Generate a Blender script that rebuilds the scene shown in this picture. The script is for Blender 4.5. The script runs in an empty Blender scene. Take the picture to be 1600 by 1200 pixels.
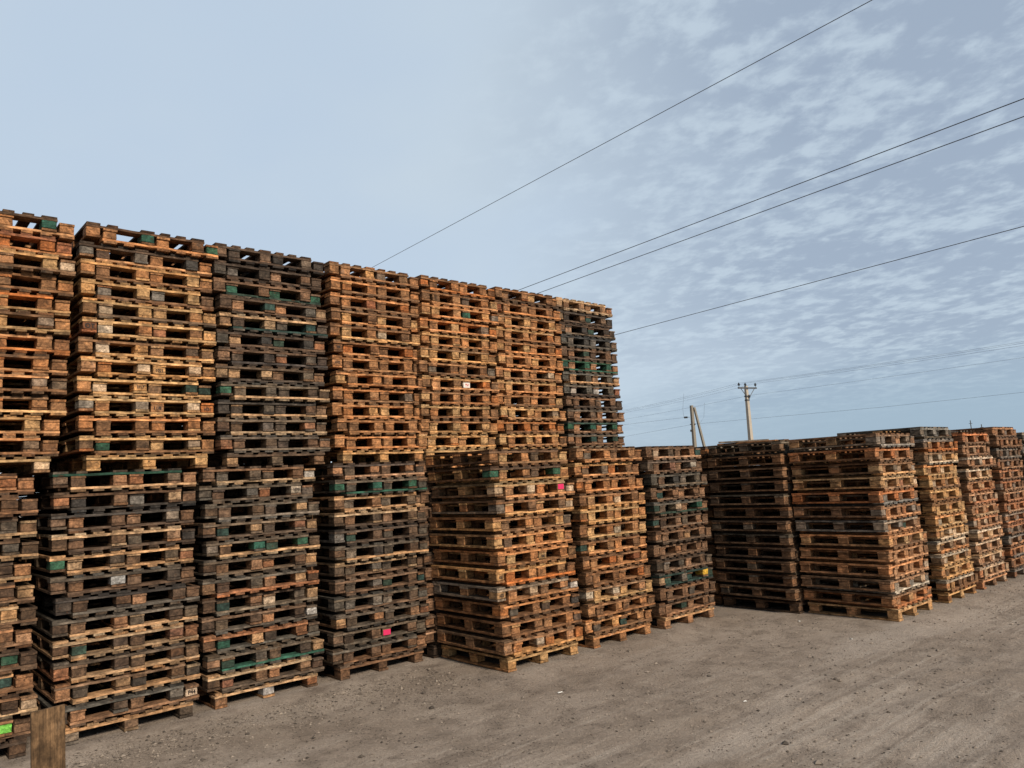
import bpy, math, random
import numpy as np
from mathutils import Matrix, Vector, Euler
R = math.radians
sc = bpy.context.scene
COL = sc.collection
rng = random.Random(7)

# ---------------------------------------------------------------- camera
YAW, PITCH, ROLL, CAM_H, FPX = -0.84724, 0.12207, -0.0536, 2.1239, 1198.66
cy, sy, cp, sp, cr, sr = math.cos(YAW), math.sin(YAW), math.cos(PITCH), math.sin(PITCH), math.cos(ROLL), math.sin(ROLL)
vx = Vector((cy, -sy, 0)); vy = Vector((sy, cy, 0)); vz = Vector((0, 0, 1))
fwd = vy * cp + vz * sp; up0 = vy * -sp + vz * cp
right = vx * cr + up0 * sr; up = vx * -sr + up0 * cr
cam_data = bpy.data.cameras.new("camera"); cam = bpy.data.objects.new("camera", cam_data); COL.objects.link(cam)
M = Matrix((right, up, -fwd)).transposed().to_4x4(); M.translation = (0, 0, CAM_H)
cam.matrix_world = M
cam_data.sensor_width = 36; cam_data.lens = 36 * FPX / 1600
cam_data.clip_start = 0.05; cam_data.clip_end = 6000
sc.camera = cam

# ---------------------------------------------------------------- light, sky, exposure
SUN_EL, SUN_AZ = R(33), math.atan2(-0.07, 0.99)        # azimuth as an angle from +x towards +y
sun_dir = Vector((math.cos(SUN_EL) * math.cos(SUN_AZ), math.cos(SUN_EL) * math.sin(SUN_AZ), math.sin(SUN_EL)))
sun_data = bpy.data.lights.new("sun", 'SUN'); sun_data.energy = 4.4; sun_data.angle = R(12); sun_data.color = (1, 0.86, 0.70)
sun = bpy.data.objects.new("sun", sun_data); COL.objects.link(sun)
sun.rotation_euler = (-sun_dir).to_track_quat('-Z', 'Y').to_euler()
sc.view_settings.view_transform = 'Standard'; sc.view_settings.look = 'None'
sc.view_settings.exposure = 0; sc.view_settings.gamma = 1; sc.view_settings.use_curve_mapping = False
sc.cycles.max_bounces = 6; sc.cycles.diffuse_bounces = 1

class NT:
    """small helper for wiring nodes"""
    def __init__(s, tree): s.t = tree; s.n = tree.nodes; s.l = tree.links
    def add(s, typ, ins=None, **kw):
        n = s.n.new(typ)
        for k, v in kw.items(): setattr(n, k, v)
        for k, v in (ins or {}).items():
            if hasattr(v, 'links') or isinstance(v, bpy.types.NodeSocket): s.l.new(v, n.inputs[k])
            else: n.inputs[k].default_value = v
        return n
    def math(s, op, a, b=0.0, c=0.0, clamp=False):
        n = s.add('ShaderNodeMath', {0: a, 1: b, 2: c}, operation=op); n.use_clamp = clamp; return n.outputs[0]
    def mix(s, f, a, b, blend='MIX'):
        n = s.n.new('ShaderNodeMix'); n.data_type = 'RGBA'; n.blend_type = blend
        for i, v in ((0, f), (6, a), (7, b)):
            if isinstance(v, bpy.types.NodeSocket): s.l.new(v, n.inputs[i])
            else: n.inputs[i].default_value = v
        return n.outputs[2]
    def maprange(s, v, a, b, c=0.0, d=1.0, smooth=True):
        n = s.add('ShaderNodeMapRange', {0: v, 1: a, 2: b, 3: c, 4: d}); n.interpolation_type = 'SMOOTHSTEP' if smooth else 'LINEAR'; return n.outputs[0]
    def noise(s, vec, scale, detail=4, rough=0.5, dist=0.0):
        n = s.add('ShaderNodeTexNoise', {'Vector': vec, 'Scale': scale, 'Detail': detail, 'Roughness': rough, 'Distortion': dist}); return n.outputs[0]

def rgb(r, g, b): return (r, g, b, 1.0)

world = bpy.data.worlds.new("World"); sc.world = world; world.use_nodes = True
world.node_tree.nodes.clear(); w = NT(world.node_tree)
sky = w.n.new('ShaderNodeTexSky'); sky.sky_type = 'NISHITA'; sky.sun_disc = False
sky.sun_elevation = SUN_EL; sky.sun_rotation = math.pi / 2 - SUN_AZ
sky.air_density = 1.0; sky.dust_density = 1.0; sky.ozone_density = 1.0
tc = w.add('ShaderNodeTexCoord').outputs['Generated']
sep = w.add('ShaderNodeSeparateXYZ', {0: tc})
zc = w.math('MAXIMUM', sep.outputs[2], 0.02)
zc = w.math('ADD', zc, 0.10)
pu = w.math('DIVIDE', sep.outputs[0], zc); pv = w.math('DIVIDE', sep.outputs[1], zc)
pl = w.add('ShaderNodeCombineXYZ', {0: pu, 1: pv, 2: 0.0}).outputs[0]
rot = w.add('ShaderNodeMapping', {0: pl, 'Rotation': (0, 0, R(40)), 'Scale': (1.0, 1.15, 1)}).outputs[0]
n1 = w.noise(rot, 10.0, 8, 0.60, 0.15)
n3 = w.noise(rot, 3.0, 6, 0.52, 0.15)
n2 = w.noise(rot, 0.55, 4, 0.5, 0.2)
# the cloud deck lies over the open side of the yard and thins out above the tall stacks
side = w.math('ADD', w.math('MULTIPLY', sep.outputs[0], 0.662), w.math('MULTIPLY', sep.outputs[1], 0.749))
cover = w.maprange(w.math('ADD', side, w.math('MULTIPLY', w.math('SUBTRACT', n2, 0.5), 0.7)), -0.06, 0.46)
puff = w.maprange(w.math('ADD', w.math('MULTIPLY', n1, .60), w.math('MULTIPLY', n3, .40)), 0.375, 0.56)
sheet = w.mix(w.maprange(n2, 0.35, 0.68), rgb(.545, .662, .80), rgb(.605, .708, .80))
low = w.maprange(sep.outputs[2], 0.06, 0.30)
sheet = w.mix(low, rgb(.61, .715, .82), sheet)
deck_col = w.mix(puff, rgb(.545, .65, .755), rgb(.375, .46, .58))
veil = w.mix(cover, sheet, deck_col)
# near the horizon the deck smooths into a blue grey band
band = w.math('MULTIPLY', w.maprange(sep.outputs[2], 0.155, 0.03), w.maprange(side, -0.2, 0.45))
veil = w.mix(band, veil, rgb(.36, .49, .62))
# unseen sky behind the camera's shoulder, dimmed to darken the stacks' side faces
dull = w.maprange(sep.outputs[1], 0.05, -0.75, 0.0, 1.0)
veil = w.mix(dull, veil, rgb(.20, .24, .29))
veil10 = w.mix(1.0, veil, rgb(10, 10, 10), 'MULTIPLY')
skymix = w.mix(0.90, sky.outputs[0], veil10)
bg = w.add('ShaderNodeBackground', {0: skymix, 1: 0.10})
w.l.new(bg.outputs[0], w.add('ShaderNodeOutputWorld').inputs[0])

# ---------------------------------------------------------------- helpers
def link(name, data, parent=None):
    o = bpy.data.objects.new(name, data); COL.objects.link(o)
    if parent: o.parent = parent
    return o
def tag(o, label=None, cat=None, group=None, kind=None):
    if label: o['label'] = label
    if cat: o['category'] = cat
    if group: o['group'] = group
    if kind: o['kind'] = kind
    return o
def new_mat(name):
    m = bpy.data.materials.new(name); m.use_nodes = True; m.node_tree.nodes.clear(); t = NT(m.node_tree)
    b = t.add('ShaderNodeBsdfPrincipled'); o = t.add('ShaderNodeOutputMaterial'); t.l.new(b.outputs[0], o.inputs[0])
    return m, t, b

# wood: 'tint' and 'gc' (grain coordinates) live on the mesh, the piece's own colour is the object colour
def wood_material():
    m, t, b = new_mat("weathered_wood")
    info = t.add('ShaderNodeObjectInfo')
    tint = t.add('ShaderNodeAttribute', attribute_name='tint').outputs['Color']
    gc = t.add('ShaderNodeAttribute', attribute_name='gc').outputs['Vector']
    rnd = info.outputs['Random']
    off = t.add('ShaderNodeCombineXYZ', {0: t.math('MULTIPLY', rnd, 91.0), 1: t.math('MULTIPLY', rnd, 53.0), 2: t.math('MULTIPLY', rnd, 37.0)}).outputs[0]
    v = t.add('ShaderNodeVectorMath', {0: gc, 1: off}, operation='ADD').outputs[0]
    base = t.mix(1.0, info.outputs['Color'], tint, 'MULTIPLY')
    st = t.add('ShaderNodeMapping', {0: v, 'Scale': (4.0, 75.0, 75.0)}).outputs[0]
    grain = t.noise(st, 1.0, 4, 0.6, 0.4)
    blot = t.noise(v, 9.0, 4, 0.62, 0.3)
    fine = t.noise(v, 60.0, 3, 0.6)
    # growth rings seen on the sawn ends
    s2 = t.add('ShaderNodeSeparateXYZ', {0: v})
    s3 = t.add('ShaderNodeSeparateXYZ', {0: gc})
    ry = t.math('ADD', s3.outputs[1], t.math('MULTIPLY_ADD', rnd, 0.16, -0.08)); rz = t.math('ADD', s3.outputs[2], t.math('MULTIPLY_ADD', rnd, -0.11, 0.06))
    rad = t.math('SQRT', t.math('ADD', t.math('MULTIPLY', ry, ry), t.math('MULTIPLY', rz, rz)))
    rad = t.math('ADD', rad, t.math('MULTIPLY', blot, 0.02))
    ring = t.math('SINE', t.math('MULTIPLY', rad, 620.0))
    ringf = t.math('MULTIPLY_ADD', ring, 0.10, 1.0)
    f = t.math('MULTIPLY', t.math('MULTIPLY_ADD', t.math('SUBTRACT', grain, .5), 1.7, 0.98), ringf)
    f = t.math('MULTIPLY', f, t.maprange(blot, 0.30, 0.70, 0.50, 1.42))
    mid = t.noise(t.add('ShaderNodeMapping', {0: v, 'Scale': (.45, 1.0, 1.6)}).outputs[0], 30.0, 4, .62, .3)
    f = t.math('MULTIPLY', f, t.maprange(mid, .32, .68, .62, 1.34))
    f = t.math('MULTIPLY', f, t.math('MULTIPLY_ADD', fine, 0.6, 0.66))
    col = t.mix(1.0, base, t.add('ShaderNodeCombineColor', {0: f, 1: f, 2: f}).outputs[0], 'MULTIPLY')
    # grey weathering patches and dark water stains
    grey = t.maprange(t.noise(v, 5.0, 5, 0.65, 0.5), 0.57, 0.76, 0.0, 0.45)
    lum = t.add('ShaderNodeRGBToBW', {0: col}).outputs[0]
    greycol = t.add('ShaderNodeCombineColor', {0: t.math('MULTIPLY', lum, 0.92), 1: t.math('MULTIPLY', lum, 0.80), 2: t.math('MULTIPLY', lum, 0.68)}).outputs[0]
    col = t.mix(grey, col, greycol)
    stain = t.maprange(t.noise(v, 13.0, 5, 0.7, 0.8), 0.60, 0.72, 0.0, 0.62)
    col = t.mix(stain, col, rgb(.030, .022, .016))
    knot = t.add('ShaderNodeTexVoronoi', {'Vector': t.add('ShaderNodeMapping', {0: v, 'Scale': (5, 14, 14)}).outputs[0], 'Scale': 1.0}).outputs['Distance']
    col = t.mix(t.maprange(knot, 0.17, 0.07, 0.0, 0.75), col, rgb(.055, .026, .012))
    t.l.new(col, b.inputs['Base Color']); b.inputs['Roughness'].default_value = 0.86
    b.inputs['Specular IOR Level'].default_value = 0.25
    bump = t.add('ShaderNodeBump', {'Height': t.math('ADD', grain, t.math('MULTIPLY', fine, 0.5)), 'Strength': 0.45, 'Distance': 0.004})
    t.l.new(bump.outputs[0], b.inputs['Normal'])
    return m
WOOD = wood_material()

def plain(name, col, rough=0.8, metal=0.0, var=0.25, scale=20):
    m, t, b = new_mat(name)
    n = t.noise(t.add('ShaderNodeTexCoord').outputs['Object'], scale, 5, 0.6)
    f = t.math('MULTIPLY_ADD', n, var * 2, 1 - var)
    c = t.mix(1.0, rgb(*col), t.add('ShaderNodeCombineColor', {0: f, 1: f, 2: f}).outputs[0], 'MULTIPLY')
    t.l.new(c, b.inputs['Base Color']); b.inputs['Roughness'].default_value = rough; b.inputs['Metallic'].default_value = metal
    return m

# mesh pieces: each is (verts, faces, gc, tint) as lists
class Piece:
    def __init__(s): s.v = []; s.f = []; s.g = []; s.t = []
    def box(s, lo, hi, axis=0, tint=(1, 1, 1), seg=1, warp=0.0, cham=0.0, jit=0.0, r=rng):
        """axis: grain direction. seg/warp bow a board along its grain; cham cuts the edges of a block."""
        go = Vector((r.uniform(0, 60), 0, 0)); n0 = len(s.v)
        mid = [(a + b) / 2 for a, b in zip(lo, hi)]
        def put(p):
            s.v.append(tuple(p)); q = [p[i] - mid[i] for i in range(3)]
            a = [q[axis]] + [q[i] for i in range(3) if i != axis]
            s.g.append((a[0] + go[0], a[1], a[2])); s.t.append(tint)
        if cham > 0:
            h = [(b - a) / 2 for a, b in zip(lo, hi)]; idx = {}
            for sx in (-1, 1):
                for sy_ in (-1, 1):
                    for sz in (-1, 1):
                        s3 = (sx, sy_, sz); k = [r.uniform(-jit, jit) for _ in range(3)]
                        for ax in range(3):
                            p = [mid[i] + s3[i] * (h[i] - (0 if i == ax else cham)) + (k[i] if i != ax else min(0, k[i] * s3[i]) * s3[i]) for i in range(3)]
                            idx[(s3, ax)] = len(s.v); put(p)
            F = []
            for ax in range(3):
                o = [i for i in range(3) if i != ax]
                for sg in (-1, 1):
                    q = []
                    for a, b_ in ((-1, -1), (1, -1), (1, 1), (-1, 1)):
                        c = [0, 0, 0]; c[ax] = sg; c[o[0]] = a; c[o[1]] = b_; q.append(idx[(tuple(c), ax)])
                    F.append(q)
            for ax in range(3):
                o = [i for i in range(3) if i != ax]
                for a in (-1, 1):
                    for b_ in (-1, 1):
                        c0 = [0, 0, 0]; c0[ax] = -1; c0[o[0]] = a; c0[o[1]] = b_
                        c1 = list(c0); c1[ax] = 1; c0 = tuple(c0); c1 = tuple(c1)
                        F.append([idx[(c0, o[0])], idx[(c1, o[0])], idx[(c1, o[1])], idx[(c0, o[1])]])
            for c in [(a, b_, c_) for a in (-1, 1) for b_ in (-1, 1) for c_ in (-1, 1)]:
                F.append([idx[(c, 0)], idx[(c, 1)], idx[(c, 2)]])
            for f in F:
                cen = Vector([sum(s.v[i][k] for i in f) / len(f) - mid[k] for k in range(3)])
                a, b_, c_ = (Vector(s.v[f[i]]) for i in range(3))
                s.f.append(f if (b_ - a).cross(c_ - a).dot(cen) > 0 else f[::-1])
        else:
            o = [i for i in range(3) if i != axis]
            if axis == 1: o = [2, 0]
            for k in range(seg + 1):
                u = k / seg; wz = [0, 0, 0]
                if warp: wz = [r.uniform(-warp, warp) if i != axis else 0 for i in range(3)]
                for a, b_ in ((0, 0), (1, 0), (1, 1), (0, 1)):
                    p = [0, 0, 0]; p[axis] = lo[axis] + (hi[axis] - lo[axis]) * u
                    p[o[0]] = (hi if a else lo)[o[0]]; p[o[1]] = (hi if b_ else lo)[o[1]]
                    put([p[i] + wz[i] for i in range(3)])
            for k in range(seg):
                for i in range(4):
                    j = (i + 1) % 4; s.f.append([n0 + k * 4 + i, n0 + k * 4 + j, n0 + k * 4 + 4 + j, n0 + k * 4 + 4 + i])
            s.f.append([n0 + 3, n0 + 2, n0 + 1, n0]); e = n0 + seg * 4; s.f.append([e, e + 1, e + 2, e + 3])
        return s
    def mesh(s, name, mat):
        me = bpy.data.meshes.new(name); me.from_pydata(s.v, [], s.f); me.materials.append(mat)
        add_attrs(me, s.g, s.t); me.update(); return me
def add_attrs(me, g, t):
    a = me.attributes.new('gc', 'FLOAT_VECTOR', 'POINT'); a.data.foreach_set('vector', np.array(g, dtype=np.float32).ravel())
    t = np.array(t, dtype=np.float32); t = np.hstack([t, np.ones((len(t), 1), dtype=np.float32)])
    c = me.attributes.new('tint', 'FLOAT_COLOR', 'POINT'); c.data.foreach_set('color', t.ravel())

# ---------------------------------------------------------------- the pallet kit
PW, PD, BW, BD = 1.118, 1.25, 0.128, 0.150          # width across the face, depth, block width, block depth
H = 0.144; PAIR = 0.188; NPAIR = 12; PILE = H + NPAIR * PAIR
BX = [0, (PW - BW) / 2, PW - BW]; BY = [0, (PD - BD) / 2, PD - BD]
def block_piece(r):
    sx = r.uniform(-.004, .003); q = Piece()
    q.box((0.002 - sx, 0.001, .0226), (BW - .002 + sx, BD - .001, .0994), axis=(1 if r.random() < .7 else 0), cham=r.uniform(.004, .008), jit=.004, r=r); return q
def stringer_piece(r):
    return Piece().box((r.uniform(-.004, .003), r.uniform(-.003, .002), .1004), (PW + r.uniform(-.003, .004), BD + r.uniform(-.01, .004), .1216), axis=0, seg=8, warp=.0028, r=r)
def base_piece(r):
    return Piece().box((r.uniform(0, .004), r.uniform(-.004, .003), .0006), (BW - r.uniform(0, .004), PD + r.uniform(-.003, .004), .0216), axis=1, seg=5, warp=.0006, r=r)
def deck_piece(r):
    q = Piece(); wd = [.128, .098, .098, .128, .098, .098, .128]; gap = (PW - sum(wd)) / 6; x = 0
    for k in range(7):
        f = r.choice([.55, .75, .9, 1, 1.1, 1.3]); h_ = r.uniform(-.12, .12); dy = r.uniform(-.004, .006)
        if not (k in (1, 2, 4, 5) and r.random() < .05):
            q.box((x + r.uniform(0, .005), dy, .1224), (x + wd[k] - r.uniform(0, .005), PD - r.uniform(-.004, .006), .1436), axis=1, tint=(f * (1 + h_), f, f * (1 - h_)), seg=5, warp=.0004, r=r)
        x += wd[k] + gap
    return q
BLOCKS = [block_piece(rng) for _ in range(12)]; STR = [stringer_piece(rng) for _ in range(7)]
BASES = [base_piece(rng) for _ in range(6)]; DECKS = [deck_piece(rng) for _ in range(8)]
ME = {}
for nm, lst in (('block', BLOCKS), ('stringer_board', STR), ('base_board', BASES), ('deck', DECKS)):
    for i, q in enumerate(lst): ME[(nm, i)] = q.mesh(nm, WOOD)

PAL = {'t': (.410, .190, .078), 'h': (.52, .295, .125), 'o': (.42, .142, .040), 'b': (.190, .097, .046), 'd': (.085, .052, .032),
       'g': (.220, .185, .146), 'e': (.116, .096, .070), 'k': (.050, .045, .039), 'p': (.58, .44, .30), 'w': (.50, .48, .44),
       'G': (.035, .100, .062), 'D': (.034, .062, .048), 'L': (.13, .38, .06), 'M': (.28, .16, .07), 'r': (.29, .102, .048), 'y': (.58, .33, .04)}
AGE = [1.0, 0.0]        # how much darker and greyer the wood of the stack being built has weathered
def colour(ch, r):
    c = PAL[ch]
    if ch in 'thobdgekrp':
        m_ = (c[0] * .42 + c[1] * .40 + c[2] * .18); c = tuple((v * (1 - AGE[1]) + m_ * k_ * AGE[1]) * AGE[0] for v, k_ in zip(c, (1.08, .98, .86)))
    f = r.uniform(.74, 1.24); s = r.uniform(-.12, .12)
    return (min(1, c[0] * f * (1 + s)), c[1] * f, c[2] * f * (1 - s), 1.0)

ORD = 'first second third fourth fifth sixth seventh eighth ninth tenth eleventh twelfth lowest'.split()
STUFF = {'v': [], 'f': [], 'g': [], 't': [], 'n': 0}
def stuff_add(piece, mat, c):
    v = np.array(piece.v); v = v @ np.array(mat.to_3x3()).T + np.array(mat.translation); n = STUFF['n']
    STUFF['v'].append(v); STUFF['f'] += [[i + n for i in f] for f in piece.f]
    STUFF['g'].append(np.array(piece.g) + np.array([rng.uniform(0, 90), rng.uniform(-.03, .03), rng.uniform(-.02, .02)])); STUFF['t'].append(np.array(piece.t) * np.array(c[:3])); STUFF['n'] += len(v)

def place_pallet(x, y, z, rz, inverted, blocks, line, extra, r, solo, label=None, group=None, marks=None, zs=1.0):
    """x: world x of the face, y: world y of its near end; blocks: three letters seen on the face; line: letter of its boards."""
    M0 = Matrix.Translation((x, y, z)) @ Matrix.Rotation(math.pi / 2 + rz, 4, 'Z') @ Matrix.Diagonal((1, 1, zs, 1))
    L = (Matrix.Translation((0, PD, H)) @ Matrix.Rotation(math.pi, 4, 'X')) if inverted else Matrix.Identity(4)
    if solo:
        root = link('wooden_pallet', None); root.empty_display_size = .2; root.matrix_world = M0
        tag(root, label, 'pallet', group)
    def part(name, idx, off, c, tw=0.0):
        A = L @ Matrix.Translation(off)
        if tw: A = A @ Matrix.Translation((BW / 2, BD / 2, 0)) @ Matrix.Rotation(tw, 4, 'Z') @ Matrix.Translation((-BW / 2, -BD / 2, 0))
        if solo:
            o = link(name, ME[(name, idx)], root); o.matrix_local = A; o.color = c; return o
        stuff_add({'block': BLOCKS, 'stringer_board': STR, 'base_board': BASES, 'deck': DECKS}[name][idx], M0 @ A, c)
    front = 2 if inverted else 0
    soft = {'G': 'e', 'D': 'e'}.get(line, line)
    mean = np.mean([PAL[c_] if c_ not in 'GDLMwy' else PAL['b'] for c_ in blocks + soft], axis=0)
    def wood(ch, k=.28, up=1.0):        # pieces of one pallet share part of their tone
        c_ = colour(ch, r)
        if ch in 'GDLMy': return tuple(v_ * .85 for v_ in c_[:3]) + (1.0,)
        return tuple(min(1, (c_[i_] * (1 - k) + mean[i_] * AGE[0] * k) * up * .80) for i_ in range(3)) + (1.0,)
    part('deck', r.randrange(len(DECKS)), (0, 0, 0), wood(soft, .2, .78))
    for j in range(3):
        lc = line if j == front else (soft if r.random() < .4 else r.choice(extra))
        part('stringer_board', r.randrange(len(STR)), (0, BY[j], 0), wood(lc, .15, 1.45 if lc not in 'hpw' else 1.25))
    for i in range(3):
        c = blocks[i] if r.random() < .45 else (line if r.random() < .6 else r.choice(extra))
        part('base_board', r.randrange(len(BASES)), (BX[i], 0, 0), wood(c if c not in 'MLpwGD' else 'b', .3, .92))
        for j in range(3):
            ch = blocks[i] if j == front else r.choice(extra + line * 2)
            o = part('block', r.randrange(len(BLOCKS)), (BX[i] + r.uniform(-.003, .003), BY[j] + (r.uniform(-.003, .010) if j == 0 else r.uniform(-.010, .003) if j == 2 else 0), 0), wood(ch), R(r.uniform(-1.8, 1.8)))
            if solo and j == front:
                if ch == 'M': mark_patch(o, inverted)
                if marks and i in marks: mark_text(o, inverted, *marks[i])

# things stuck or stamped on the face of a block
MAG = plain("magenta_paper", (.62, .02, .11), .6, var=.1); INK = plain("black_ink", (.02, .014, .012), .8); RED = plain("red_ink", (.42, .02, .02), .7)
PAPER = plain("white_paint", (.72, .66, .60), .7, var=.08)
def face_matrix(inv):       # maps (u right, v up, out) on the outward face of a block
    if inv: return Matrix(((1, 0, 0, BW / 2), (0, 0, 1, BD), (0, -1, 0, .061), (0, 0, 0, 1)))
    return Matrix(((1, 0, 0, BW / 2), (0, 0, -1, 0), (0, 1, 0, .061), (0, 0, 0, 1)))
def mark_patch(o, inv, mat=MAG, w_=.052, h_=.030):
    q = Piece(); q.box((-w_, -h_, -.001), (w_ * .9, h_ * 1.05, .0025), axis=0, seg=4, warp=.0012)
    ob = link('paper_tag' if mat is MAG else 'painted_patch', q.mesh('paper_tag', mat), o); ob.matrix_local = face_matrix(inv)
def mark_text(o, inv, txt, size, mat, patch=False):
    if patch: mark_patch(o, inv, PAPER, .055, .033)
    cu = bpy.data.curves.new('stamp', 'FONT'); cu.body = txt; cu.size = size; cu.align_x = 'CENTER'; cu.align_y = 'CENTER'; cu.extrude = .0006; cu.offset = .0016
    tmp = bpy.data.objects.new('stamp', cu); COL.objects.link(tmp)
    me = bpy.data.meshes.new_from_object(tmp.evaluated_get(bpy.context.evaluated_depsgraph_get()))
    bpy.data.objects.remove(tmp); me.materials.clear(); me.materials.append(mat)
    ob = link('stamped_lettering', me, o); ob.matrix_local = face_matrix(inv) @ Matrix.Translation((0, -.002, .0032 if patch else .0004))

# ---------------------------------------------------------------- what is in which stack
# one string per layer, from the top down: six blocks on the face in order, then the board colour of the upper and lower pallet
ROWS = {
'1u': ["hhttGt dt", "tttoor rt", "hththp hb", "tthbbt bb", "oohtbt oh", "ttthgt bh", "rrtttb to", "tttttb bt", "tbttge tb", "btbttb bh", "htttht ht", "tttbeb tb", "hhp h"],
'1l': ["ootoot tb", "btbtbd bb", "bebbeb dh", "dbbbed bh", "btdbdt dh", "bbbddh bb", "hbthhd hb", "ttbtbt tb", "bbdbGd db", "bDbtDt hb", "bbbddp bh", "bbLbLb bb", "bbd d"],
'2u': ["ttGtbG dt", "gkgtkt dt", "tbttht hb", "hghghb hb", "bphhth hd", "rptrbh hh", "tphbkb bh", "tophpb hh", "tphbDD hh", "gtgtpo hh", "tbbttt tb", "bGdhgt hb", "hhh h"],
'2l': ["bdtoet Gh", "okbghb dk", "btbtgb kd", "dbbetk hd", "Ghkder hh", "bbwbkb ed", "kdbtbb ke", "dbtede eh", "dDkkro hh", "obkdbb eh", "tkhkdk bh", "dtdbgp eb", "gbk h"],
'3u': ["tdbkgk dd", "egktbd dd", "bGbGbG bD", "dtDteh dd", "bdheDd hD", "ehkDko dd", "tekoek dk", "hhhbeb dk", "Geekdd eh", "kkekbb kh", "ddgkob eh", "obekbt ee", "heb d"],
'3l': ["beekbw bh", "kdkope ee", "dbddhe eg", "bDhkrh ed", "gbGDGd eh", "dbtobh ee", "bkethd eo", "dDtpeh de", "dedtdw be", "dGhdoe oe", "tDedkh eG", "drbtbd he", "bwo h"],
'4u': ["tthgbt bb", "totttt tb", "btrbot tb", "bhbhbh bt", "bhtpbh bh", "bobbob bt", "tbtbtb tt", "hbttbb tt", "btttgt tb", "tohhtt tt", "bbtttt tt", "tttttb tt", "hht h"],
'4l': ["tetbtk kt", "GeGeGe eG", "bgtgeb hh", "dbktbe hd", "gDbebe dd", "bgkkbe eh", "degedb hb", "begDbD bb", "egggbe eb", "heteto ee", "bdbMbe ee", "bdbbbt eb", "bbb b"],
'5u': ["obtttb bo", "bbtkth bt", "thtGhg tt", "othogo ot", "thtttt ht", "hhhhhb bh", "bebtbe tb", "btbpob ht", "httbto bt", "bthttb hb", "thhtht bh", "thtthb hh", "hhh h"],
'6u': ["btthbb bd", "rttbbt bt", "thhtht bt", "ttttot hb", "hthtto bt", "htthtt tt", "thttpt tb", "thtttt ht", "ttttth tb", "hhhtgt ht", "ototoo tb", "hthttb ht", "hhh h"],
'7u': ["hbtbto hh", "hkbDbk kd", "btkDkk de", "egkgeb ke", "btDkbb bd", "GtGtGt GG", "eteteh eh", "ewewer ek", "bbbbbd bd", "btbtbt eb", "GtGtGt Db", "ttDbDb eb", "bbb h"],
'F1': ["thtkth db", "GttkGt dh", "ptpoMp ht", "gtbtbp bh", "hbtthe bb", "hehoht tt", "ththtb tb", "hottbb ho", "htpbtw gt", "oebdbk tb", "btbttk bb", "ttpoto bh", "hhh h"],
'R1': ["ggbtgb bg", "tbotbb ob", "htegbw bh", "hhtrhp hb", "bgobob og", "gttoge bt", "gtgDtb gt", "hthbht tb", "tttbtb tt", "ttttop tt", "tgtgpg bp", "tthtob bo", "hhh h"],
'F2': ["tetbtb bt", "tegobb ht", "ottttt bt", "bttpbt bh", "bhtttt hh", "bhtpth bh", "Dhttbt bt", "ttotrt bt", "btbtob bb", "phphth bh", "tbtbtb bb", "tehDtt tb", "tbt t"],
'F3': ["bpebtD bt", "ebrtpb db", "ebkgeb ee", "bDttbt bb", "DeptGt eD", "Ddtetb db", "ttbhtb bd", "bttbtb bb", "egetbe db", "hDgDyD DD", "bbtebb bb", "tbDtbe bt", "ttt h"],
}
PALETTE = {'u': 'tthobb', 'l': 'bbdektt', '7u': 'bekgD', '3u': 'dekbb', 'F1': 'ttbht', 'R1': 'ttbht', 'F2': 'ttbo', 'F3': 'bbet', 'R0': 'bbdbe', 'R2': 'thhbp', 'R3': 'tohtbp', 'R4': 'obtg', 'R5': 'ekgb', 'hid': 'bbdt', '5u': 'tthob', '6u': 'ttho'}
NICK = {'1u': 'upper half of tall lime-block stack', '1l': 'lower half of tall lime-block stack',
        '2u': 'upper half of tall plank-side stack', '2l': 'lower half of tall plank-side stack',
        '3u': 'upper half of tall white-footed stack', '3l': 'lower half of tall white-footed stack',
        '4u': 'upper half of tall magenta-tag stack', '4l': 'lower half of tall magenta-tag stack',
        '5u': 'upper half of tall red-letter stack', '6u': 'upper half of tall all-tan stack',
        'F1': 'single-height stack with magenta tag', 'R1': 'single-height stack past the dark side-on one',
        'F2': 'single-height stack behind the magenta-tag one'}
WORD = {'t': 'tan', 'h': 'honey', 'o': 'orange', 'b': 'brown', 'd': 'dark', 'g': 'grey', 'e': 'grey', 'k': 'charcoal', 'p': 'pale', 'w': 'white', 'G': 'green', 'D': 'green', 'L': 'lime', 'M': 'brown', 'r': 'reddish', 'y': 'yellow'}
def look(bl):
    for ch, wd in (('L', 'lime-block'), ('M', 'magenta-tagged'), ('G', 'green-block'), ('D', 'green-block'), ('y', 'yellow-block'), ('w', 'white-block')):
        if ch in bl: return wd
    ws = [WORD[c] for c in bl]
    best = max(set(ws), key=lambda q: (ws.count(q), -ws.index(q)))
    if best in ('dark', 'charcoal', 'grey'): return best
    return best
MARKS = {('2u', 5, 0, 0): ('OT', .060, INK), ('5u', 7, 1, 1): ('TV', .050, RED, True), ('2u', 8, 0, 1): ('1/17', .040, INK), ('2u', 9, 1, 1): ('11/8', .042, INK),
         ('2u', 9, 1, 2): ('1021', .040, INK), ('2u', 7, 1, 1): ('1021', .040, INK), ('F1', 8, 0, 0): ('121', .046, INK), ('F1', 7, 0, 0): ('121', .040, INK), ('F1', 6, 1, 1): ('103', .038, INK),
         ('3l', 1, 0, 2): ('1070', .036, INK), ('2l', 11, 1, 2): ('P44', .048, INK), ('4u', 5, 0, 0): ('105', .036, INK), ('4u', 6, 0, 0): ('1102', .036, INK), ('F2', 2, 1, 1): ('31', .055, INK)}
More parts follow.
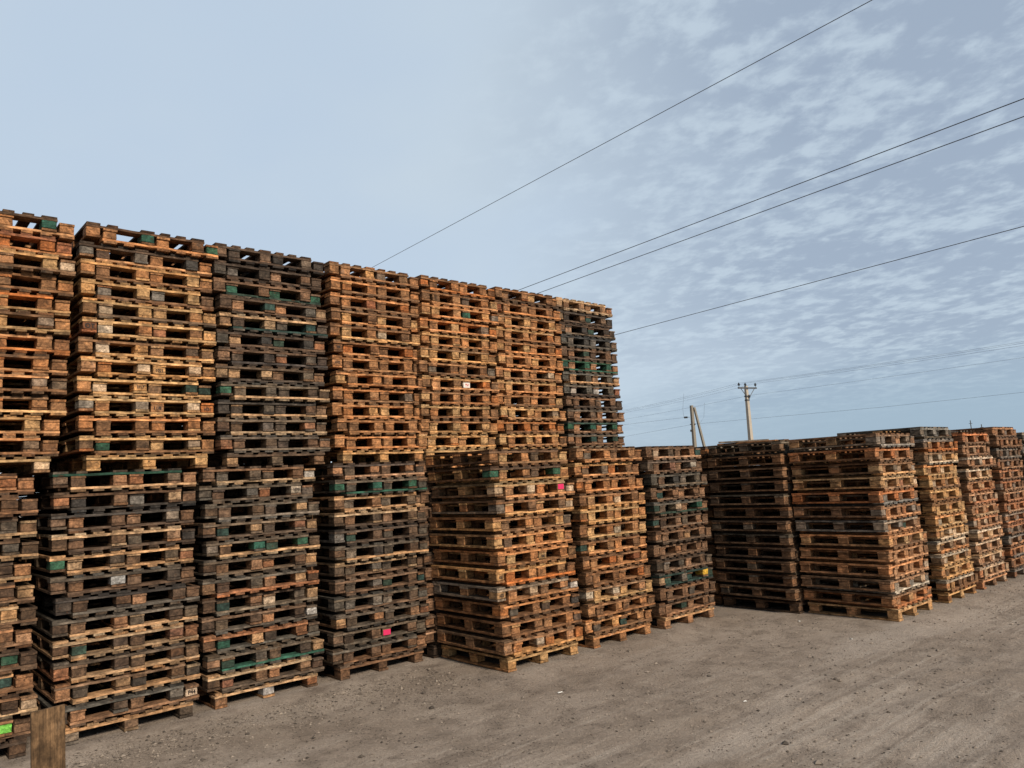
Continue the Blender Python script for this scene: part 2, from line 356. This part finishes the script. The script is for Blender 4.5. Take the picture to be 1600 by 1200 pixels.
# name, face x, near-end y of the single pallet, height of its base, individual?
PILES = [('1u', -8.01, .33, PILE), ('1l', -8.00, .195, 0), ('2u', -8.01, 1.74, PILE), ('2l', -7.99, 1.585, 0), ('3u', -8.02, 3.06, PILE), ('3l', -8.02, 2.92, 0),
         ('4u', -8.02, 4.41, PILE), ('4l', -7.99, 4.29, 0), ('5u', -7.98, 5.56, PILE), ('6u', -7.98, 6.83, PILE), ('F1', -6.73, 5.66, 0), ('R1', -4.52, 10.50, 0)]
MASS = [('7u', -7.99, 8.21, PILE), ('F2', -6.74, 7.06, 0), ('F3', -6.73, 8.47, 0), ('R0', -5.83, 10.36, 0), ('R2', -4.50, 12.16, 0), ('R3', -4.50, 13.60, 0), ('R4', -4.47, 15.04, 0), ('R5', -4.47, 16.45, 0),
        ('5l', -8.00, 5.56, 0), ('6l', -8.00, 6.83, 0), ('7l', -8.00, 8.13, 0), ('Q1', -7.15, 10.40, 0), ('Q2', -5.83, 12.10, 0), ('Q3', -5.83, 13.55, 0)]
for k_ in range(6):         # the second rank, seen only as darkness through the gaps
    MASS += [('H%dl' % k_, -9.36, .35 + 1.31 * k_, 0), ('H%du' % k_, -9.36, .42 + 1.31 * k_, PILE)]
AGES = {'3u': (.92, .25), '7u': (.92, .25), 'R0': (1.22, .10), 'R3': (1.02, .22), 'R1': (1.10, .12), 'R5': (.9, .2), 'F3': (.85, .25), 'R4': (.9, .2), '2l': (.90, .24), '3l': (.92, .22), '4l': (.86, .25), '1l': (.92, .18)}
TALLER = {'R2': 13, 'R4': 13}
def rows_for(name, r):
    if name in ROWS: return ROWS[name]
    top = {'R2': ['gegkge ge', 'ebobto go'], 'R3': ['ototot ob']}.get(name, [])
    p = PALETTE.get(name, PALETTE['hid'])
    return top + [''.join(r.choice(p) for _ in range(6)) + ' ' + r.choice(p) + r.choice(p) for _ in range(TALLER.get(name, NPAIR) - len(top))] + [''.join(r.choice(p) for _ in range(3)) + ' ' + r.choice(p)]
def build_pile(name, fx, y0, z0, solo):
    r = random.Random(sum(ord(c) * (i + 3) for i, c in enumerate(name)))
    rows = rows_for(name, r); extra = PALETTE.get(name, PALETTE.get(name[-1], PALETTE['hid']))
    nick = NICK.get(name); grp = 'wooden pallets nested in the yard stacks'
    jr = {'7u': .5, '2l': .8, '6u': .8}.get(name, 1.0)
    lean = {'R2': -.018, '1u': .0085, '2u': .002, '4u': -.004, '3l': -.004, 'R1': -.004}.get(name, r.uniform(-.008, .008))
    zs = {'R2': .987, 'R4': .99}.get(name, 1.026 if name[0] in 'FRQ' else 1.0); AGE[:] = AGES.get(name, (.80, .30) if name[-1] == 'l' else (1.0, 0.0))
    for k in range(len(rows)):          # k = 0 is the single pallet on the bottom
        NP = len(rows) - 1; row = rows[NP - k]; bl, ln = row.split()
        if k == 0:
            lab = nick and f"{look(bl)} pallet standing alone on its blocks beneath {nick}"
            place_pallet(fx, y0, z0, R(r.uniform(-.5, .5)), False, bl, ln, extra, r, solo, lab, grp, zs=zs)
            continue
        z = z0 + (H + (k - 1) * PAIR) * zs
        jx, jy, rz = r.uniform(-.028, .028) * jr, r.uniform(-.03, .03) * jr + lean * k, R(r.uniform(-.8, .8))
        bx = [bl[0::2], bl[1::2]]; sh = BW + r.uniform(.008, .022)
        yb = y0 - .075 + jy; ox = r.uniform(-.02, .02)
        o = ORD[NP - k]
        for inv, bb, l_, xx, yy, zz in ((False, bx[0], ln[0], fx + jx, yb, z + .044 * zs), (True, bx[1], ln[1], fx + jx + ox - rz * sh, yb + sh, z)):
            mk = {i: MARKS[(name, NP - k, int(inv), i)] for i in range(3) if (name, NP - k, int(inv), i) in MARKS}
            pos = 'upside-down' if inv else 'upright'
            lab = nick and f"{look(bb)} {pos} pallet, {o} layer from top, {nick}"
            place_pallet(xx, yy, zz, rz, inv, bb, l_, extra, r, solo, lab, grp, mk, zs)
for p in PILES: build_pile(*p, True)
for p in MASS: build_pile(*p, False)
me = bpy.data.meshes.new('pallet_stacks'); me.from_pydata(np.vstack(STUFF['v']).tolist(), [], STUFF['f']); me.materials.append(WOOD)
add_attrs(me, np.vstack(STUFF['g']), np.vstack(STUFF['t'])); me.update()
mass = link('distant_pallet_stacks', me)
tag(mass, 'mass of further nested wooden pallets in the farther and hidden stacks of the yard', 'pallets', None, 'stuff')

# ---------------------------------------------------------------- loose boards
def board(name, L_, W_, T_, ch, label, mat, cat='board', seg=6, warp=.002):
    q = Piece(); q.box((-W_ / 2, -T_ / 2, 0), (W_ / 2, T_ / 2, L_), axis=2, seg=seg, warp=warp)
    o = link(name, q.mesh(name, WOOD)); AGE[:] = (1, 0); o.color = colour(ch, rng) if cat != 'plank' else (.120, .072, .036, 1); o.matrix_world = mat; tag(o, label, cat); return o
ang = math.atan2(-5.62, 1.06)
b_ = board('upright_plank', .90, .185, .024, 'b', 'weathered brown plank standing upright before the gap between two tall stacks',
      Matrix.Translation((-5.72, 1.07, -.045)) @ Matrix.Rotation(math.pi / 2 + math.atan2(1.07, -5.72) + R(14), 4, 'Z') @ Matrix.Rotation(R(1.5), 4, 'Y'), 'plank')
for (x, y, z, a, L_, ch, lab) in ((-7.05, 10.55, PILE * 1.026 + .004, 97, .95, 't', 'tan loose board lying on the dark side-on stack'), (-6.90, 10.90, PILE * 1.026 + .004, 82, .9, 'b', 'brown loose board lying crooked on the dark side-on stack'),
                                  (-6.95, 10.40, PILE * 1.026 + .030, 128, .75, 'g', 'grey loose board lying across the tan one')):
    board('loose_board', L_, .11, .024, ch, lab, Matrix.Translation((x, y, z + .012)) @ Matrix.Rotation(R(a), 4, 'Z') @ Matrix.Rotation(R(90), 4, 'X'))

# ---------------------------------------------------------------- ground
def lattice(seed):
    g = np.random.RandomState(seed).rand(256, 256)
    def f(x, y):
        xi = np.floor(x).astype(int); yi = np.floor(y).astype(int); u = x - xi; v = y - yi
        u = u * u * (3 - 2 * u); v = v * v * (3 - 2 * v)
        a = g[xi % 256, yi % 256]; b = g[(xi + 1) % 256, yi % 256]; c = g[xi % 256, (yi + 1) % 256]; d = g[(xi + 1) % 256, (yi + 1) % 256]
        return (a * (1 - u) + b * u) * (1 - v) + (c * (1 - u) + d * u) * v
    return f
NZ = [lattice(i) for i in range(4)]
def ground_h(x, y):
    h = (NZ[0](x * .7, y * .7) - 1) * .030 + (NZ[1](x * 2.3, y * 2.3) - 1) * .014 + (NZ[2](x * 7, y * 7) - 1) * .009 + (NZ[3](x * 15, y * 15) - 1) * .010
    # tyre ruts along the stacks
    s = (x * .985 - y * .17) + .15 * np.sin(y * .35)
    for c in (-4.9, -4.35, -3.3, -2.75):
        d = s - (c - .0); h = h - .010 * np.exp(-(d / .14) ** 2) * (1 + .15 * np.sin((y + d) * 41)) + .004 * np.exp(-((np.abs(d) - .24) / .08) ** 2)
    near = np.clip((x + 6.55) / .35, 0, 1) * np.where(y > 10, np.clip((x + 4.3) / .3, 0, 1), 1)
    near2 = np.clip((x + 7.85) / .25, 0, 1) * np.where(y > 5.2, np.where(y < 10, np.clip((x + 6.6) / .3, 0, 1), near), 1)
    return np.minimum(h, 0) * (.15 + .85 * near2)
def axis_pts(a, b, st, far):
    core = list(np.arange(a, b + st / 2, st)); lo = []; hi = []; k = st * 1.6; p = a
    while p > -far: p -= k; lo.append(p); k *= 1.35
    k = st * 1.6; p = b
    while p < far: p += k; hi.append(p); k *= 1.35
    return np.array(lo[::-1] + core + hi)
gx = axis_pts(-9.0, 0.5, .03, 3000); gy = axis_pts(.6, 17.5, .035, 3000)
X, Y = np.meshgrid(gx, gy, indexing='ij'); Z = ground_h(X, Y)
nx, ny = X.shape
ii = np.arange(nx * ny).reshape(nx, ny)
quads = np.stack([ii[:-1, :-1], ii[1:, :-1], ii[1:, 1:], ii[:-1, 1:]], -1).reshape(-1, 4)
me = bpy.data.meshes.new('ground'); me.vertices.add(nx * ny); me.vertices.foreach_set('co', np.stack([X, Y, Z], -1).ravel())
me.loops.add(quads.size); me.polygons.add(len(quads)); me.loops.foreach_set('vertex_index', quads.ravel())
me.polygons.foreach_set('loop_start', np.arange(0, quads.size, 4)); me.polygons.foreach_set('use_smooth', np.ones(len(quads), dtype=bool))
me.update(calc_edges=True)
gm, t, b = new_mat("packed_dirt")
P = t.add('ShaderNodeTexCoord').outputs['Object']
c1 = t.noise(P, .55, 5, .6, .4); c2 = t.noise(P, 3.2, 6, .65, .3); c3 = t.noise(P, 38.0, 4, .7); c4 = t.noise(P, 140.0, 3, .7)
col = t.mix(t.maprange(c1, .35, .65), rgb(.290, .236, .188), rgb(.392, .328, .270))
col = t.mix(t.maprange(c2, .44, .68, 0, .7), col, rgb(.195, .158, .126))
stre = t.noise(t.add('ShaderNodeMapping', {0: P, 'Rotation': (0, 0, R(-8)), 'Scale': (3.0, .8, 1)}).outputs[0], 1.6, 5, .6, .3)
sw = t.noise(t.add('ShaderNodeMapping', {0: P, 'Rotation': (0, 0, R(-10)), 'Scale': (1.3, .28, 1)}).outputs[0], .9, 4, .55, .5)
px = t.add('ShaderNodeSeparateXYZ', {0: P}).outputs
tr = t.noise(t.add('ShaderNodeMapping', {0: P, 'Rotation': (0, 0, R(-9)), 'Scale': (13.0, .22, 1)}).outputs[0], 1.0, 3, .55, .25)
lane = t.math('MULTIPLY', t.maprange(t.math('MULTIPLY_ADD', px[1], -.16, px[0]), -6.6, -5.4), t.maprange(c1, .36, .56))
col = t.mix(t.math('MULTIPLY', t.maprange(tr, .50, .64, 0, .55), lane), col, rgb(.47, .405, .34))
col = t.mix(t.math('MULTIPLY', t.maprange(tr, .47, .34, 0, .45), lane), col, rgb(.175, .140, .112))
dk = t.noise(P, 1.1, 6, .68, .6)
col = t.mix(t.maprange(dk, .56, .70, 0, .5), col, rgb(.15, .120, .095))
col = t.mix(t.maprange(sw, .50, .66, 0, .55), col, rgb(.46, .395, .335))
col = t.mix(t.maprange(stre, .52, .72, 0, .45), col, rgb(.40, .34, .28))
fac = t.math('MULTIPLY', t.math('MULTIPLY_ADD', c3, .9, .55), t.math('MULTIPLY_ADD', c4, .7, .65))
col = t.mix(1.0, col, t.add('ShaderNodeCombineColor', {0: fac, 1: fac, 2: fac}).outputs[0], 'MULTIPLY')
speck = t.add('ShaderNodeTexVoronoi', {'Vector': P, 'Scale': 26.0}).outputs
col = t.mix(t.math('MULTIPLY', t.maprange(speck['Distance'], .26, .14), t.maprange(c2, .45, .6)), col, rgb(.060, .048, .040))
t.l.new(col, b.inputs['Base Color']); b.inputs['Roughness'].default_value = .95; b.inputs['Specular IOR Level'].default_value = .15
bp = t.add('ShaderNodeBump', {'Height': t.math('ADD', c3, t.math('MULTIPLY', c4, .5)), 'Strength': 1.0, 'Distance': .03}); t.l.new(bp.outputs[0], b.inputs['Normal'])
me.materials.append(gm)
tag(link('ground', me), kind='structure')

# loose gravel and crumbs of bark: nobody could count it
q = Piece(); rg = np.random.RandomState(5)
OCT_F = [(0, 2, 4), (2, 1, 4), (1, 3, 4), (3, 0, 4), (2, 0, 5), (1, 2, 5), (3, 1, 5), (0, 3, 5)]
n = 0; gv = []; gf = []; extra_foot = 4200
while n < 14000:
    x, y = (rg.uniform(-8.0, -.8), rg.uniform(1.2, 16.5)) if n > extra_foot else (-7.75 + abs(rg.normal(0, .55)), rg.uniform(1.3, 5.6))
    if (x < -7.6 and rg.rand() < .3) or (5.3 < y < 10 and x < -6.6) or (y > 10 and x < -4.4): continue
    if n > extra_foot and NZ[0](np.array(x * 1.4), np.array(y * 1.4)) < rg.rand() * .8: continue
    s = .0035 + .012 * rg.rand() ** 4 + (.018 if rg.rand() < .006 else 0); z = float(ground_h(np.array(x), np.array(y)))
    base = len(gv); a = rg.uniform(0, 6.28)
    for d in ((1, 0, 0), (-1, 0, 0), (0, 1, 0), (0, -1, 0), (0, 0, 1), (0, 0, -1)):
        k = s * rg.uniform(.6, 1.3); dx, dy = d[0] * k * 1.3, d[1] * k
        gv.append((x + dx * math.cos(a) - dy * math.sin(a), y + dx * math.sin(a) + dy * math.cos(a), z + d[2] * k * .7 + s * .25))
    gf += [[base + i for i in f] for f in OCT_F]; n += 1
me = bpy.data.meshes.new('gravel'); me.from_pydata(gv, [], gf)
sm, t, b = new_mat("gravel_stone")
geo = t.add('ShaderNodeNewGeometry').outputs['Random Per Island']
ramp = t.mix(t.maprange(geo, 0, 1, smooth=False), rgb(.04, .032, .025), rgb(.30, .25, .20))
t.l.new(ramp, b.inputs['Base Color']); b.inputs['Roughness'].default_value = .95
me.materials.append(sm); tag(link('gravel', me), 'loose gravel and bark crumbs scattered over the packed dirt', 'gravel', None, 'stuff')

# scraps of white litter
LIT = plain("litter_paper", (.75, .74, .70), .7, var=.08)
for (x, y, s, lab) in ((-5.78, 5.53, .022, 'small white scrap on the dirt in front of the magenta-tag corner stack'), (-5.62, 9.95, .018, 'tiny white scrap on the dirt near the foot of the dark side-on stack'),
                       (-4.18, 6.32, .013, 'crumpled white scrap lying in the open middle of the yard'), (-4.62, 9.35, .016, 'thin white sliver on the dirt before the long side-on stack')):
    g = 4; v = []; f = []
    for i in range(g + 1):
        for j in range(g + 1): v.append(((i / g - .5) * s * 2.6, (j / g - .5) * s, .006 + .5 * s * rng.random() * (1 if 0 < i < g else .4)))
    for i in range(g):
        for j in range(g): a = i * (g + 1) + j; f.append([a, a + g + 1, a + g + 2, a + 1])
    me = bpy.data.meshes.new('litter_scrap'); me.from_pydata(v, [], f); me.materials.append(LIT)
    o = link('litter_scrap', me); o.location = (x, y, float(ground_h(np.array(x), np.array(y)))); o.rotation_euler.z = rng.uniform(0, 3)
    md = o.modifiers.new('thick', 'SOLIDIFY'); md.thickness = .002; tag(o, lab, 'litter')

# ---------------------------------------------------------------- poles and wires
CONC = plain("pale_concrete", (.40, .36, .30), .9, var=.2, scale=4); STEEL = plain("dark_steel", (.06, .065, .07), .6, var=.15)
GLASSY = plain("dark_insulator", (.03, .035, .04), .35, var=.1); WIRE = plain("wire_metal", (.045, .05, .06), .5, var=.05); GREYW = plain("grey_timber", (.22, .20, .165), .9, var=.25, scale=6)
def tube(pts, rads, mat, name, parent=None, n=8):
    v = []; f = []; pts = [Vector(p) for p in pts]
    for i, p in enumerate(pts):
        d = (pts[min(i + 1, len(pts) - 1)] - pts[max(i - 1, 0)]).normalized(); a = d.orthogonal().normalized() if abs(d.z) > .9 else d.cross(Vector((0, 0, 1))).normalized(); c = d.cross(a)
        for k in range(n): v.append(p + (a * math.cos(6.2832 * k / n) + c * math.sin(6.2832 * k / n)) * rads[i])
    for i in range(len(pts) - 1):
        for k in range(n): f.append([i * n + k, i * n + (k + 1) % n, (i + 1) * n + (k + 1) % n, (i + 1) * n + k])
    f.append(list(range(n))[::-1]); f.append([(len(pts) - 1) * n + k for k in range(n)])
    me = bpy.data.meshes.new(name); me.from_pydata(v, [], f); me.materials.append(mat)
    return link(name, me, parent)
def prism(p0, p1, w0, w1, axis, mat, name, parent=None):
    """tapering square beam from p0 to p1, one side along axis"""
    p0, p1 = Vector(p0), Vector(p1); d = (p1 - p0).normalized(); a = (Vector(axis) - d * d.dot(Vector(axis))).normalized(); c = d.cross(a); v = []
    for p, w_ in ((p0, w0), (p1, w1)):
        for s_, u_ in ((-1, -1), (1, -1), (1, 1), (-1, 1)): v.append(p + a * s_ * w_ / 2 + c * u_ * w_ / 2)
    me = bpy.data.meshes.new(name); me.from_pydata(v, [], [[3, 2, 1, 0], [4, 5, 6, 7], [0, 1, 5, 4], [1, 2, 6, 5], [2, 3, 7, 6], [3, 0, 4, 7]]); me.materials.append(mat)
    return link(name, me, parent)
def insulator(p, parent):
    return tube([p, p + Vector((0, 0, .10)), p + Vector((0, 0, .12)), p + Vector((0, 0, .22)), p + Vector((0, 0, .26)), p + Vector((0, 0, .34))], [.02, .02, .085, .10, .05, .04], GLASSY, 'insulator', parent)
P1 = Vector((-32.4, 52.8, 0)); CA = Vector((.23, .97, 0)).normalized()
pole = link('utility_pole', None); pole.location = P1; tag(pole, 'pale concrete utility pole with dark crossarm and three insulators', 'utility pole')
prism((0, 0, 0), (0, 0, 8.25), .36, .20, CA, CONC, 'pole_shaft', pole)
prism(CA * -.95 + Vector((.13, -.03, 8.08)), CA * .95 + Vector((.13, -.03, 8.08)), .11, .11, (0, 0, 1), STEEL, 'crossarm', pole)
for s in (-.7, .7): tube([CA * s + Vector((.13, 0, 8.03)), CA * .1 * (1 if s > 0 else -1) + Vector((.12, 0, 7.35))], [.025, .025], STEEL, 'brace', pole, 6)
INS = [-.86, -.20, .86]
for s in INS: insulator(CA * s + Vector((.13, -.03, 8.15)), pole)
for z in (7.45, 7.15): prism((0, 0, z - .05), (0, 0, z + .05), .27, .27, CA, STEEL, 'collar', pole)
insulator(Vector((.17, .06, 7.22)), pole)
P2 = Vector((-43.5, 61.1, 0))
fr = link('braced_pole', None); fr.location = P2; tag(fr, 'grey pole propped by a slanting strut beside the concrete pole', 'utility pole')
prism((0, 0, 0), (0, 0, 8.1), .34, .24, CA, GREYW, 'pole_shaft', fr)
prism((1.25, .95, 0), (.20, .14, 7.9), .24, .17, CA, GREYW, 'strut', fr)
prism((.24, .12, 6.3), (-.2, -.2, 6.3), .10, .10, (0, 0, 1), STEEL, 'bracket', fr)
i_ = tube([(-.20, -.14, 7.0), (-.35, -.24, 7.0), (-.37, -.26, 7.0), (-.62, -.43, 7.0), (-.65, -.45, 7.0)], [.02, .02, .09, .09, .03], GLASSY, 'insulator', fr)
prism((-.18, -.12, 5.6), (-.18, -.12, 5.8), .12, .12, CA, STEEL, 'clamp', fr)
for k, (x, y, h_, lab) in enumerate(((-43.0, 133.2, 7.3, 'taller of two thin dark masts on the horizon'), (-41.9, 134.4, 6.6, 'shorter of two thin dark masts on the horizon'))):
    m_ = link('thin_mast', None); m_.location = (x, y, 0); tag(m_, lab, 'mast'); tube([(0, 0, 0), (0, 0, h_)], [.11, .07], STEEL, 'mast_shaft', m_, 6); prism((-.25, 0, h_ - .5), (.25, 0, h_ - .5), .06, .06, (0, 0, 1), STEEL, 'crossarm', m_)
def wire(name, A, B, sag, rad, label, n=40, pts=None):
    A, B = Vector(A), Vector(B)
    p = [A.lerp(B, i / n) - Vector((0, 0, sag * 4 * (i / n) * (1 - i / n))) for i in range(n + 1)] if pts is None else [Vector(q) for q in pts]
    o = tube(p, [rad] * len(p), WIRE, name, None, 6); tag(o, label, 'overhead wire', 'overhead wires'); return o
wire('overhead_wire', (9, 9.0, 8.0), (-62, 13.55, 8.0), 0.0, .0055, 'thin steep wire highest across the open sky')
wire('overhead_wire', (9, 14.0, 8.1), (-62, 19.4, 7.9), 0.0, .009, 'dark wire, upper one of the close pair in the sky')
wire('overhead_wire', (9, 14.75, 8.1), (-62, 20.4, 7.9), 0.0, .009, 'dark wire, lower one of the close pair in the sky')
wire('overhead_wire', (9, 22.2, 8.1), (-62, 28.7, 7.9), 0.0, .011, 'single dark wire meeting the end tall stack below the close pair')
T1 = P1 + Vector((.13, -.03, 8.45))
for s, lab in zip(INS, ('far line wire on the inner crossarm insulator', 'far line wire on the middle crossarm insulator', 'far line wire on the outer crossarm insulator')):
    a = T1 + CA * s; L1 = a + Vector((-33, 8.6, 0)); L2 = a + Vector((52, -9.5, 0.1))
    pts = [L1.lerp(a, i / 16) - Vector((0, 0, .5 * 4 * (i / 16) * (1 - i / 16))) for i in range(16)] + [a.lerp(L2, i / 16) - Vector((0, 0, .5 * 4 * (i / 16) * (1 - i / 16))) for i in range(17)]
    wire('line_wire', a, a, 0, .006, lab, pts=pts)
a = P1 + Vector((.17, .06, 7.5)); L1 = a + Vector((-33, 8.6, 0)); L2 = a + Vector((52, -9.5, 0.1))
wire('line_wire', a, a, 0, .006, 'far wire tied to the concrete pole below its crossarm', pts=[L1.lerp(a, i / 12) - Vector((0, 0, 1.2 * (i / 12) * (1 - i / 12))) for i in range(12)] + [a.lerp(L2, i / 12) - Vector((0, 0, 1.2 * (i / 12) * (1 - i / 12))) for i in range(13)])
a = P2 + Vector((.1, 0, 6.3))
wire('line_wire', a, a, 0, .009, 'low far wire running both ways from the propped pole', pts=[(-78, 82, 6.6), (-60.4, 70.8, 6.35), tuple(a), (-38.2, 62.0, 6.3), (-27.5, 65.2, 6.35), (-17.8, 67.1, 6.5), (2, 70.5, 7.2)])
a = P2 + Vector((-.65, -.45, 7.0))
wire('line_wire', a, a, 0, .009, 'far wire ending at the dark insulator of the propped pole', pts=[tuple(a), (-52, 60.5, 6.95), (-62, 60.0, 7.0), (-80, 59, 7.2)])
a0 = P2 + Vector((-.65, -.45, 7.0))
wire('drop_wire', a0, a0, 0, .008, 'fine jumper wire hanging by the propped pole insulator', pts=[tuple(a0), tuple(a0 + Vector((-.05, 0, .8))), tuple(a0 + Vector((.15, .1, 2.3)))])
a0 = P2 + Vector((.45, .55, 6.4))
wire('drop_wire', a0, a0, 0, .008, 'fine jumper wire hanging past the slanting strut', pts=[tuple(a0), tuple(a0 + Vector((.25, .3, .5))), tuple(a0 + Vector((.35, .45, 1.9)))])
